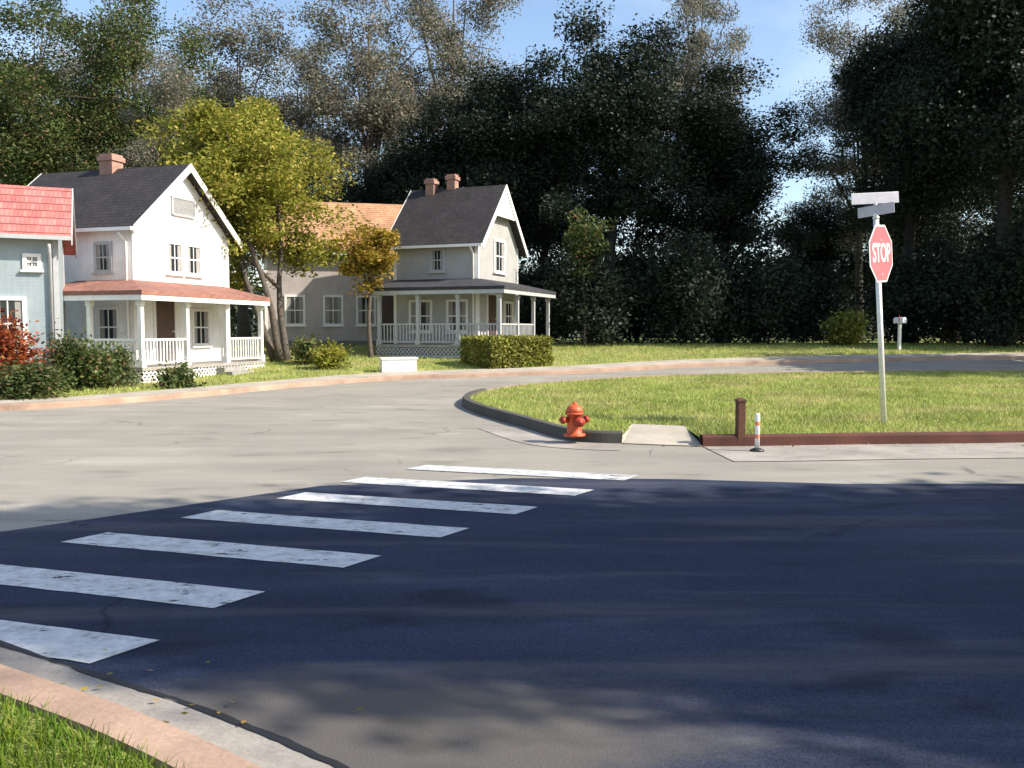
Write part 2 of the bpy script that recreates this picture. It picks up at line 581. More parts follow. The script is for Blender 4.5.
walk = smooth([(K2.x - 0.15, K2.y + 1.5), (K2.x + 0.5, K2.y + 2.6), (4.6, 16.0), (8, 16.8), (14, 17.6), (24, 18.6), (38, 20.2)])
strip('gutter', right_edge, -1.35, 0.0, M['gutter'], 0.008)
strip('gutter', left_edge[48:], -0.7, 0.0, M['gutter'], 0.007)

# house row block
house_edge = smooth([(-50, 22), (-20, 17.2), (-13, 16.4), (-9.4, 17.2), (-7.2, 20.6), (-5.6, 24.3), (-3.2, 26.6), (1.6, 28.2), (6.5, 30.4), (14, 32.2), (24, 33.2), (45, 34.6)])
strip('kerb', house_edge, 0, 0.16, M['kerb'], -0.01, 0.125)
strip('sidewalk', house_edge, 0.16, 1.35, M['concrete'], 0.116)
poly_sheet('lawn', [(p.x, p.y) for p in offset(house_edge, 0.1)] + [(45, 70), (-50, 70)], M['turf'], 0.10)

# darker asphalt of the crossing
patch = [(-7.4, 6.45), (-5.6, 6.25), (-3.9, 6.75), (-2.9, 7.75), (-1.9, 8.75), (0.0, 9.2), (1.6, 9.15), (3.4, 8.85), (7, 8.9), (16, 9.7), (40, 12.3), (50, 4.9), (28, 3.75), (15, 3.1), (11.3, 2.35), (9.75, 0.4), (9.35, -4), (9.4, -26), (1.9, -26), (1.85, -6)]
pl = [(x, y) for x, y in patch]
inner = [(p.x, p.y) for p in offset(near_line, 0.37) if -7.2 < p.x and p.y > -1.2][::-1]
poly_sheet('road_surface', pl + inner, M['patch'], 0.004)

# crosswalk bars
u = Vector((0.953, -0.303, 0))
cdir = Vector((0.545, 0.838, 0)).normalized()
for k in range(7):
    e = Vector((-2.12, 4.16, 0)) + k * Vector((0.562, 0.838, 0)) + (u * 0.22 + cdir * 0.10 if k == 0 else u * 0)
    Lb = 1.75 if k == 0 else 2.3 if k < 5 else 2.45
    a, b = e - cdir * 0.185, e + cdir * 0.185
    pts = [a - u * Lb, a, b, b - u * Lb]
    mb = MB()
    n = 12
    vs = []
    for i in range(n + 1):
        for (p, q) in ((pts[0], pts[1]), (pts[3], pts[2])):
            w = p.lerp(q, i / n)
            vs.append((w.x + 0.01 * noise.noise((i, k, 1)), w.y + 0.012 * noise.noise((i, k, p.y)), 0.0090))
    mb.add(vs, [(2 * i, 2 * i + 2, 2 * i + 3, 2 * i + 1) for i in range(n)])
    tag(mb.build('road_marking', M['paint']), kind='structure')


# ------------------------------------------------------------------ vegetation
def cards(name, C, size, m, parent=None, rng=None, flat=0.0, aspect=0.55, jitter=0.35):
    """mesh of diamond leaves at the points C"""
    N = len(C)
    a = rng.normal(size=(N, 3))
    a[:, 2] *= (1 - flat)
    a /= np.linalg.norm(a, axis=1)[:, None]
    b = rng.normal(size=(N, 3))
    b[:, 2] *= (1 - flat)
    b -= a * (a * b).sum(1)[:, None]
    b /= np.linalg.norm(b, axis=1)[:, None]
    s = size * (1 + jitter * rng.uniform(-1, 1, N))[:, None]
    V = np.empty((N, 4, 3), np.float32)
    V[:, 0] = C - a * s
    V[:, 1] = C + b * s * aspect
    V[:, 2] = C + a * s
    V[:, 3] = C - b * s * aspect
    me = bpy.data.meshes.new(name)
    me.vertices.add(N * 4)
    me.vertices.foreach_set('co', V.reshape(-1))
    me.loops.add(N * 4)
    me.loops.foreach_set('vertex_index', np.arange(N * 4, dtype=np.int32))
    me.polygons.add(N)
    me.polygons.foreach_set('loop_start', np.arange(0, N * 4, 4, dtype=np.int32))
    me.polygons.foreach_set('loop_total', np.full(N, 4, np.int32))
    me.update(calc_edges=True)
    return link_mesh(name, me, m, parent)


def clumps(rng, n, c, rx, rz, seed, shell=0.45, bottom=-0.75, rough=0.55):
    out = []
    while len(out) < n:
        d = rng.normal(size=3)
        d /= np.linalg.norm(d)
        r = rng.uniform() ** shell
        k = 0.78 + rough * noise.noise(Vector(d * 1.7) + Vector((seed, 0, 0)))
        p = d * r * k
        if p[2] < bottom: continue
        out.append(np.array(c) + p * np.array([rx, rx, rz]))
    return out


def tree(name, loc, c, rx, rz, n, per, leaf, m, bark, seed, trunk_r=0.25, stems=1, sigma=0.55, limbs=14, flat=0.5, label=None, cat='tree', group=None,
         bottom=-0.75, shell=0.45, rough=0.55):
    rng = np.random.default_rng(seed)
    rp = random.Random(seed)
    root = empty(name, loc)
    tag(root, label, cat, group)
    cl = clumps(rng, n, c, rx, rz, seed * 1.37, shell, bottom, rough)
    C = []
    for p in cl:
        k = int(per * rng.uniform(0.5, 1.5))
        q = np.clip(rng.normal(size=(k, 3)), -1.75, 1.75) * np.array([sigma, sigma, sigma * 0.6]) * rng.uniform(0.7, 1.25)
        C.append(p + q)
    C = np.concatenate(C)
    C = C[C[:, 2] > 0.05]
    tr = MB()
    cz = c[2]
    for s in range(stems):
        ang = 2.4 * s + seed
        sp = 0.0 if stems == 1 else 0.28
        top = Vector((c[0] * 0.9 + math.cos(ang) * sp * rx * 1.3, c[1] * 0.9 + math.sin(ang) * sp * rx * 1.3, cz + rz * 0.45))
        base = Vector((math.cos(ang) * 0.18 * (stems > 1), math.sin(ang) * 0.18 * (stems > 1), -0.25))
        pts, rad = [], []
        for i in range(9):
            t = i / 8
            w = base.lerp(top, t)
            w.x += 0.22 * math.sin(t * 3.1) * noise.noise((seed, t * 2.2, s)) * rx * 0.5
            w.y += 0.22 * math.sin(t * 3.1) * noise.noise((seed, t * 2.2, s + 9)) * rx * 0.5
            pts.append(w)
            rad.append(trunk_r * (1.0 if stems == 1 else 0.62) * (1 - 0.85 * t) * (1.45 if i == 0 else 1))
        tr.tube(pts, rad, 9)
        for j in range(limbs // stems):
            t = rp.uniform(0.33, 0.9)
            f = t * 8
            i = int(f)
            st = pts[i].lerp(pts[min(i + 1, 8)], f - i)
            en = Vector(cl[rp.randrange(len(cl))])
            if en.z < st.z - 0.3: en.z = st.z + 0.2
            mid = st.lerp(en, 0.5) + Vector((rp.uniform(-.2, .2), rp.uniform(-.2, .2), 0.08 * (en - st).length))
            r0 = max(0.02, trunk_r * 0.42 * (1 - 0.7 * t))
            tr.tube([st, st.lerp(mid, 0.5) + Vector((0, 0, .05)), mid, mid.lerp(en, .5), en], [r0, r0 * .8, r0 * .6, r0 * .4, 0.01], 6)
    tr.build('trunk', bark, root)
    cards('crown', C, leaf, m, root, rng, flat)
    return root


def copy_tree(o, loc, rz, s, label, group=None):
    r = o.copy()
    COL.objects.link(r)
    r.location, r.rotation_euler, r.scale = loc, (0, 0, rz), s
    r['label'] = label
    if group: r['group'] = group
    for ch in list(o.children):
        c = ch.copy()
        COL.objects.link(c)
        c.parent = r
    return r


def bush(name, loc, rx, h, n, per, leaf, m, seed, label, group=None, cat='shrub', sigma=0.3):
    rng = np.random.default_rng(seed)
    root = empty(name, loc)
    tag(root, label, cat, group)
    cl = clumps(rng, n, (0, 0, h * 0.5), rx, h * 0.55, seed * 2.1, 0.4, -0.95, 0.6)
    C = np.concatenate([p + rng.normal(size=(int(per * rng.uniform(.6, 1.4)), 3)) * sigma for p in cl])
    C = C[C[:, 2] > 0.02]
    st = MB()
    for k in range(7):
        e = Vector(cl[k])
        st.tube([(0.1 * math.cos(k), 0.1 * math.sin(k), -0.1), (e.x * .4, e.y * .4, max(.2, e.z * .6)), e], [0.05, 0.035, 0.01], 6)
    st.build('stem', M['bark_dark'], root)
    cards('foliage', C, leaf, m, root, rng, 0.2)
    return root


BG = 'trees behind the houses and along the far street'
# yellow-green tree in front of the white cottage
tree('maple_tree', D(283, 31.4), (-1.9, 0.9, 6.1), 3.9, 4.6, 190, 370, 0.072, M['leaf_yellow'], M['bark'], 11, 0.22, 3, 0.42, 24,
     label='yellow-green leaning maple with several stems right of the white cottage porch', shell=0.4)
tree('maple_tree', D(371, 32.5), (-0.1, 0, 3.85), 1.4, 1.7, 36, 190, 0.08, M['leaf_gold'], M['bark'], 23, 0.10, 1, 0.26, 10,
     label='small golden tree in front of the tan-roofed house')

# dark tall trees (two prototypes, copied)
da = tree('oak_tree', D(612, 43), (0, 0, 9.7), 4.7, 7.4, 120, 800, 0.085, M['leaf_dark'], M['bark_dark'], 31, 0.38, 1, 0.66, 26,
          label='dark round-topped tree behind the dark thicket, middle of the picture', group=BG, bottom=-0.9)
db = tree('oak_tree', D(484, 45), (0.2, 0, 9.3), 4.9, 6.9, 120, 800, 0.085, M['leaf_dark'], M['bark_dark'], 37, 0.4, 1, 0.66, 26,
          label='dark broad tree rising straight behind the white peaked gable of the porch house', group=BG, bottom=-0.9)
copy_tree(da, D(722, 45), 2.1, (0.95, 0.95, 0.84), 'dark tree whose shoulder slopes down to the sky gap left of the stop sign', BG)
copy_tree(db, D(908, 43), 1.1, (0.95, 0.95, 1.15), 'dark tree standing just behind and right of the stop sign', BG)
copy_tree(da, D(1000, 38), 4.0, (1.15, 1.15, 1.3), 'tallest dark tree at the right edge of the picture', BG)
copy_tree(db, D(950, 50), 2.9, (1.1, 1.1, 1.35), 'dark tree filling the gap between the two big right-hand trees', BG)
copy_tree(db, D(818, 57), 4.4, (0.75, 0.75, 0.66), 'low dark tree closing the bottom of the sky gap left of the stop sign', BG)
copy_tree(da, D(900, 54), 0.8, (0.9, 0.9, 0.66), 'low dark tree far back directly behind the stop sign', BG)
copy_tree(db, D(1010, 52), 5.6, (0.9, 0.9, 0.62), 'low dark tree far back at the right edge behind the tallest tree', BG)
copy_tree(da, D(545, 50), 5.0, (0.8, 0.8, 0.9), 'dark tree set back between the two broad dark trees', BG)
copy_tree(db, D(395, 47), 0.3, (0.75, 0.75, 0.75), 'dark tree behind the tan roof', BG)
# loose grey and green trees
ga = tree('elm_tree', D(372, 50), (0, 0, 13.2), 5.6, 9.6, 110, 560, 0.08, M['leaf_grey'], M['bark'], 41, 0.36, 1, 0.6, 34,
          label='tall thin grey-leaved tree above the tan roof', group=BG, bottom=-0.9)
gb = tree('elm_tree', D(245, 52), (0, 0, 12.0), 5.6, 9.6, 110, 560, 0.08, M['leaf_grey'], M['bark'], 43, 0.34, 1, 0.6, 34,
          label='thin grey-leaved tree with sky showing through above the yellow-green maple', group=BG, bottom=-0.9)
copy_tree(ga, D(455, 56), 1.9, (0.9, 0.9, 1.2), 'tall grey-leaved tree peeking over the broad dark tree', BG)
copy_tree(gb, D(690, 56), 3.3, (0.75, 0.75, 1.25), 'thin grey tree reaching above the dark trees beside the sky gap', BG)
copy_tree(ga, D(858, 50), 5.2, (0.75, 0.75, 1.0), 'loose grey-leaved tree leaning into the sky gap above the stop sign', BG)
ma = tree('ash_tree', D(35, 42), (0, 0, 9.8), 4.9, 7.0, 105, 560, 0.075, M['leaf_mid'], M['bark'], 47, 0.32, 1, 0.62, 28,
          label='green tree above the red roof at the left edge', group=BG, bottom=-0.85)
copy_tree(gb, D(178, 38), 4.4, (0.55, 0.55, 0.62), 'small grey-brown thinning tree rising behind the white cottage roof', BG)
copy_tree(ga, D(305, 60), 3.7, (0.9, 0.9, 0.95), 'grey-leaved tree farthest back between the two tall grey trees', BG)
copy_tree(gb, D(120, 62), 5.9, (1.0, 1.0, 1.1), 'pale tree far back behind the green tree by the chimney', BG)
copy_tree(ma, D(140, 46), 2.2, (1.0, 1.0, 1.16), 'green tree behind the brick chimney of the white cottage', BG)
copy_tree(ma, D(-70, 48), 4.2, (1.1, 1.1, 1.15), 'green tree half cut off by the left edge behind the others', BG)
copy_tree(gb, D(60, 58), 0.9, (0.95, 0.95, 0.95), 'pale grey tree farthest back at the left', BG)

# thicket below the trees
TH = 'dark shrubs of the thicket'
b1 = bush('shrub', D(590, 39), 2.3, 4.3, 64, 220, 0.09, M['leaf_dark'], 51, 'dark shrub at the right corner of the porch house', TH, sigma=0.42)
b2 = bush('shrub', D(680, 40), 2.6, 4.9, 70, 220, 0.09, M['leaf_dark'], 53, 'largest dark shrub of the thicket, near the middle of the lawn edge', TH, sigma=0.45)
for src, px, y, rz, s, lab in [
    (b1, 755, 41, 2.0, 1.1, 'dark shrub under the sloping tree left of the stop sign'),
    (b2, 805, 43, 4.1, 0.85, 'dark shrub just left of the yellow-green bush'),
    (b2, 905, 41, 1.2, 1.0, 'dark shrub directly behind the stop sign pole'),
    (b1, 965, 43, 3.0, 1.15, 'dark shrub right of the stop sign pole under the tall trees'),
    (b2, 1000, 37.5, 0.2, 1.05, 'dark shrub in front of the tallest tree at the right edge'),
    (b2, 1040, 40, 5.5, 1.1, 'dark shrub cut off by the right edge'),
    (b1, 635, 45, 0.6, 1.2, 'dark shrub set back in the thicket, right of the porch house'),
    (b2, 545, 43, 2.6, 0.9, 'dark shrub showing behind the porch of the second house'),
]:
    copy_tree(src, D(px, y), rz, (s, s, s), lab, TH)
bush('shrub', D(843, 38.5), 0.9, 1.5, 26, 120, 0.085, M['leaf_hedge'], 61, 'yellow-green bush in the lawn left of the stop sign pole', sigma=0.2)
tree('maple_tree', D(583, 37.9), (0, 0, 4.3), 1.25, 1.9, 30, 120, 0.08, M['leaf_mid'], M['bark_dark'], 63, 0.09, 1, 0.24, 8,
     label='slender tree with a sunlit green top in front of the dark thicket')
bush('shrub', D(2, 19.9), 0.62, 1.85, 30, 150, 0.055, M['leaf_orange'], 71, 'orange-red autumn shrub in front of the red-roofed house', sigma=0.2)
dk = bush('shrub', D(80, 21.6), 0.8, 1.3, 36, 170, 0.055, M['leaf_mid'], 73, 'dark green rounded shrub in front of the shaded side of the white cottage porch', sigma=0.2)
copy_tree(dk, D(28, 18.9), 1.3, (0.95, 0.95, 0.62), 'low dark green shrub at the foot of the orange-red shrub')
copy_tree(dk, D(112, 22.6), 2.6, (0.7, 0.7, 0.8), 'small dark green shrub by the near corner of the white cottage porch')
bush('shrub', D(330, 29.0), 0.55, 0.75, 18, 110, 0.06, M['leaf_yellow'], 75, 'low yellow-green shrub right of the maple stems', sigma=0.15)
bush('shrub', D(178, 22.3), 0.4, 0.5, 18, 90, 0.06, M['leaf_mid'], 77, 'small bush in front of the white porch railing', sigma=0.16)
bush('shrub', D(305, 30.5), 0.6, 1.0, 18, 110, 0.06, M['leaf_mid'], 79, 'green shrub against the pinkish house wall', sigma=0.17)

# clipped hedge
hd = empty('hedge', D(492, 28.75), math.atan2(1.25, 2.1))
tag(hd, 'clipped yellow-green box hedge beside the street with one dark side', 'hedge')
rngh = np.random.default_rng(5)
Lx, Ly, Hh = 2.35, 2.2, 1.12
pts = []
for n, f in ((5200, 'x'), (4300, 'y'), (5200, 't'), (3000, 'b')):
    a, b = rngh.uniform(0, 1, (2, n))
    d = np.abs(rngh.normal(size=n)) * 0.07
    if f == 'x': q = np.stack([a * Lx, d, b * Hh], 1)
    if f == 'y': q = np.stack([d, a * Ly, b * Hh], 1)
    if f == 't': q = np.stack([a * Lx, b * Ly, Hh - d], 1)
    if f == 'b': q = np.stack([np.where(a < .5, Lx - d, a * Lx), np.where(a < .5, b * Ly, Ly - d), (b * 7 % 1) * Hh], 1)
    pts.append(q + rngh.normal(size=q.shape) * 0.035)
pts = np.concatenate(pts)
for i in range(0, len(pts)):
    p = pts[i]
    k = 0.06 * noise.noise((p[0] * 1.4, p[1] * 1.4, p[2] * 1.4))
    pts[i] = p + k
cards('foliage', pts[pts[:, 2] > 0], 0.055, M['leaf_hedge'], hd, rngh, 0.2)
st = MB()
for i in range(5):
    for j in range(4):
        x, y = 0.25 + i * 0.46, 0.25 + j * 0.55
        st.tube([(x, y, -0.2), (x + .04, y, .5), (x, y + .05, 1.0)], [0.03, 0.022, 0.01], 5)
st.build('stem', M['bark_dark'], hd)

# far woods that close the horizon
rngw = np.random.default_rng(9)
C = []
for i in range(170):
    a = rngw.uniform(-0.72, 0.72)
    d = rngw.uniform(66, 100)
    top = 6.5 + 3.5 * noise.noise((a * 9, 2.2, 0)) + rngw.uniform(-1, 1)
    c0 = np.array([math.sin(a) * d * 1.15, math.cos(a) * d, 0.8 + top * 0.45])
    q = rngw.normal(size=(260, 3))
    q /= np.linalg.norm(q, axis=1)[:, None]
    q *= (rngw.uniform(size=260) ** 0.35)[:, None]
    q = q * np.array([4.0, 4.0, top * 0.55]) + c0 + rngw.normal(size=(260, 3)) * 0.35
    C.append(q)
C = np.concatenate(C)
tag(cards('woods', C[C[:, 2] > 0.7], 0.36, M['leaf_dark'], None, rngw, 0.3), 'far dark woods closing the view behind the houses and trees', 'woods', kind='stuff')

# shade trees on the near right corner, beyond the frame
SH = 'street trees on the near right corner'
sa = tree('street_tree', (13.4, 2.35, 0.1), (0, 0, 8.6), 3.15, 5.4, 150, 170, 0.13, M['leaf_mid'], M['bark'], 83, 0.4, 1, 0.5, 26,
          label='tall narrow tree nearest the corner whose shade falls over the crosswalk', group=SH, bottom=-0.85)
copy_tree(sa, (18.6, 1.5, 0.1), 2.0, (1.15, 1.15, 1.1), 'broader second tree along the kerb on the near right corner', SH)
sa.scale = (0.9, 0.9, 1.0)
copy_tree(sa, (11.35, 1.6, 0.1), 0.7, (0.6, 0.6, 1.2), 'slender tall street tree right at the corner kerb', SH)
copy_tree(sa, (26, 1.4, 0.1), 5.2, (1.4, 1.4, 1.0), 'third tree along the kerb on the near right corner', SH)
copy_tree(sa, (25.5, 27.2, 0.1), 4.1, (1.4, 1.4, 0.95), 'tree far along the corner lawn that shades the far street')
copy_tree(sa, (27.5, 35.4, hz(35.4) + 0.1), 1.1, (1.3, 1.3, 0.95), 'tree on the far lawn beyond the right edge that shades the grass')


# ------------------------------------------------------------------ grass blades
def blades(name, P, h, w, m, label, seed):
    rng = np.random.default_rng(seed)
    N = len(P)
    a = rng.uniform(0, 2 * math.pi, N)
    lean = rng.normal(size=(N, 2)) * 0.45
    hh = (h * rng.uniform(0.45, 1.25, N))[:, None]
    ww = w * rng.uniform(0.7, 1.3, N)
    side = np.stack([np.cos(a) * ww, np.sin(a) * ww, np.zeros(N)], 1)
    tip = np.concatenate([lean * hh, hh], 1)
    V = np.empty((N, 3, 3), np.float32)
    V[:, 0], V[:, 1], V[:, 2] = P - side, P + side, P + tip
    me = bpy.data.meshes.new(name)
    me.vertices.add(N * 3)
    me.vertices.foreach_set('co', V.reshape(-1))
    me.loops.add(N * 3)
    me.loops.foreach_set('vertex_index', np.arange(N * 3, dtype=np.int32))
    me.polygons.add(N)
    me.polygons.foreach_set('loop_start', np.arange(0, N * 3, 3, dtype=np.int32))
    me.polygons.foreach_set('loop_total', np.full(N, 3, np.int32))
    me.update(calc_edges=True)
    return tag(link_mesh(name, me, m), label, 'grass', kind='stuff')


def inside(poly, P):
    x, y = P[:, 0], P[:, 1]
    r = np.zeros(len(P), bool)
    j = len(poly) - 1
    for i in range(len(poly)):
        xi, yi, xj, yj = *poly[i], *poly[j]
        r ^= ((yi > y) != (yj > y)) & (x < (xj - xi) * (y - yi) / (yj - yi + 1e-12) + xi)
        j = i
    return r


rngg = np.random.default_rng(77)
P = np.stack([rngg.uniform(-5, -0.2, 90000), rngg.uniform(1.5, 6, 90000)], 1)
poly = [(p.x, p.y) for p in offset(near_line, -0.15)] + [(-45, -28)]
P = P[inside(poly, P)]
P = np.concatenate([P, np.full((len(P), 1), 0.1)], 1)
blades('grass', P, 0.07, 0.004, M['lush'], 'short green grass in the near left corner by the kerb', 1)
N = 165000
P = np.stack([rngg.uniform(-1.2, 24, N), 12 + 16 * rngg.uniform(0, 1, N) ** 1.4], 1)
poly = [(p.x, p.y) for p in offset(left_edge, 0.2)] + [(RB1.x, RB1.y), (RB2.x, RB2.y)] + [(p.x, p.y) for p in offset(right_edge, 0.2)]
wl = [(p.x, p.y) for p in offset(walk, -0.55)] + [(p.x, p.y) for p in offset(walk, 0.55)][::-1]
P = P[inside(poly, P) & (np.abs(P[:, 0]) < P[:, 1] * 0.62 + 4.5)]
P = np.concatenate([P, np.array([[0.1 + hz(y)] for y in P[:, 1]])], 1)
blades('grass', P, 0.075, 0.008, M['grass'], 'sunlit mown grass on the corner lawn around the stop sign', 2)
N = 90000
P = np.stack([rngg.uniform(-16, 24, N), rngg.uniform(17.5, 42, N)], 1)
poly = [(p.x, p.y) for p in offset(house_edge, 1.4)] + [(45, 70), (-50, 70)]
P = P[inside(poly, P) & (np.abs(P[:, 0]) < P[:, 1] * 0.62 + 4.5)]
P = np.concatenate([P, np.array([[0.1 + hz(y)] for y in P[:, 1]])], 1)
blades('grass', P, 0.10, 0.012, M['grass'], 'grass of the house lawns beyond the far pavement', 3)


# ------------------------------------------------------------------ houses
def window(root, face, p, q, z0, z1, trim, glass=M['glass'], off=0.0):
    """face 'front': plane x=off, across y; 'side': plane y=off, across x, looking to -y"""
    def W(mb, u0, u1, z0, z1, d0, d1):
        if face == 'front': mb.box(off + d0, off + d1, u0, u1, z0, z1)
        else: mb.box(u0, u1, off - d1, off - d0, z0, z1)
    t = 0.085
    f = MB()
    W(f, p, p + t, z0, z1, -0.02, 0.05)
    W(f, q - t, q, z0, z1, -0.02, 0.05)
    W(f, p + t, q - t, z1 - t, z1, -0.02, 0.052)
    W(f, p + t, q - t, z0, z0 + t, -0.02, 0.052)
    w = f.build('window', trim, root)
    g = MB()
    W(g, p + t, q - t, z0 + t, z1 - t, -0.02, 0.012)
    g.build('pane', glass, w)
    s = MB()
    zm = (z0 + z1) / 2
    W(s, p + t, q - t, zm - 0.022, zm + 0.022, 0.0, 0.035)
    um = (p + q) / 2
    W(s, um - 0.014, um + 0.014, z0 + t, zm - 0.022, 0.0, 0.03)
    W(s, um - 0.014, um + 0.014, zm + 0.022, z1 - t, 0.0, 0.03)
    s.build('sash', trim, w)
    for (a, b) in ((p + t, p + t + 0.2 * (q - p)), (q - t - 0.2 * (q - p), q - t)):
        cu = MB()
        W(cu, a, b, z0 + t, z1 - t, -0.02, 0.0145)
        cu.build('curtain', M['curtain'], w)
    k = MB()
    W(k, p - 0.05, q + 0.05, z0 - 0.05, z0 - 0.002, -0.02, 0.10)
    k.build('sill', trim, w)
    return w


def railing(root, a, b, z, trim, h=0.75, gap=0.13):
    m = MB()
    a, b = Vector((*a, z)), Vector((*b, z))
    m.bar(a + Vector((0, 0, h)), b + Vector((0, 0, h)), 0.08, 0.06)
    m.bar(a + Vector((0, 0, 0.1)), b + Vector((0, 0, 0.1)), 0.06, 0.05)
    n = max(2, int((b - a).length / gap))
    for i in range(1, n):
        p = a.lerp(b, i / n)
        m.bar(p + Vector((0, 0, 0.12)), p + Vector((0, 0, h - 0.03)), 0.04)
    m.build('railing', trim, root)


def skirt(root, a, b, z0, z1, m_):
    m = MB()
    a, b = Vector((*a, 0)), Vector((*b, 0))
    L = (b - a).length
    d = (b - a) / L
    H = z1 - z0
    s = -H
    while s < L:
        for sg in (1, -1):
            p, q = (s, z0), (s + H, z1)
            if sg < 0: p, q = (s, z1), (s + H, z0)
            (s0, za), (s1, zb) = p, q
            if s0 < 0: za, s0 = za + (zb - za) * (0 - s0) / (s1 - s0), 0
            if s1 > L: zb, s1 = za + (zb - za) * (L - s0) / (s1 - s0), L
            if s1 - s0 > 0.03:
                nrm = Vector((d.y, -d.x, 0)) * (0.008 * sg)
                m.bar(a + d * s0 + Vector((0, 0, za)) + nrm, a + d * s1 + Vector((0, 0, zb)) + nrm, 0.012, 0.045)
        s += 0.16
    m.bar(a + Vector((0, 0, z0 - .03)), b + Vector((0, 0, z0 - .03)), 0.05, 0.07)
    m.build('lattice_skirt', m_, root)


def house(name, loc, rz, W, L, ze, zr, wall, roof, trim, label, gable_wall=None, porch=None, roofc=None, found=0.3, over=0.32):
    root = empty(name, loc, rz)
    tag(root, label, 'house')
    w = MB()
    prof = [(0, -0.5), (W, -0.5), (W, ze), (W / 2, zr), (0, ze)]
    vs = [(x, y, z) for x in (0, -L) for y, z in prof]
    w.add(vs, [(0, 1, 2, 3, 4), (9, 8, 7, 6, 5)] + [(i, (i + 1) % 5 + 0, (i + 1) % 5 + 5, i + 5) for i in range(5)])
    w.build('wall', wall, root)
    MB().box(-L - 0.03, 0.03, -0.03, W + 0.03, -0.6, found).build('foundation', M['stone'], root)
    for (x, y) in ((0, 0), (0, W), (-L, 0), (-L, W)):
        sx, sy = (1 if x == 0 else -1), (1 if y == W else -1)
        cb = MB().box(min(x - sx * .1, x + sx * .022), max(x - sx * .1, x + sx * .022), min(y - sy * .1, y + sy * .022), max(y - sy * .1, y + sy * .022), found + 0.004, ze - 0.02)
        cb.build('corner_board', trim, root)
    sl = (zr - ze) / (W / 2)
    MB().tube([(-0.16, -0.36, ze - 0.3), (-0.16, -0.08, ze - 0.55), (-0.16, -0.065, 0.1)], 0.04, 8).build('downpipe', trim, root)
    r = MB()
    th = 0.13
    yo = -over
    zo = ze - over * sl
    for s in (0, 1):
        f = (lambda y: y) if s == 0 else (lambda y: W - y)
        xs = (over, -L - over)
        vs = []
        for x in xs:
            vs += [(x, f(yo), zo + 0.02), (x, f(W / 2), zr + 0.02), (x, f(W / 2), zr + 0.02 + th), (x, f(yo), zo + 0.02 + th)]
        r.add(vs, [(0, 1, 2, 3), (7, 6, 5, 4), (0, 4, 5, 1), (3, 2, 6, 7), (0, 3, 7, 4)])
    ro = r.build('roof', roof, root)
    for s in (0, 1):
        f = (lambda y: y) if s == 0 else (lambda y: W - y)
        for x in (over + 0.003, -L - over - 0.033):
            b = MB()
            vs = [(xx, f(y), z) for xx in (x, x + 0.03) for y, z in ((yo, zo - 0.09), (W / 2, zr - 0.09), (W / 2, zr + 0.16), (yo, zo + 0.16))]
            b.add(vs, [(0, 1, 2, 3), (7, 6, 5, 4), (0, 4, 5, 1), (3, 2, 6, 7), (0, 3, 7, 4), (1, 5, 6, 2)])
            b.build('bargeboard', trim, root)
    for y0, y1 in ((yo - 0.10, yo - 0.004), (W - yo + 0.004, W - yo + 0.10)):
        MB().box(-L - over, over, y0, y1, zo + 0.02, zo + 0.12).build('gutter', trim, root)
    return root, ro


def chimney(ro, x, y, z0, z1, w=0.5):
    c = MB().box(x - w / 2, x + w / 2, y - w / 2, y + w / 2, z0, z1)
    c.box(x - w / 2 - 0.05, x + w / 2 + 0.05, y - w / 2 - 0.05, y + w / 2 + 0.05, z1 - 0.22, z1 - 0.08)
    c.build('chimney', M['brick'], ro)


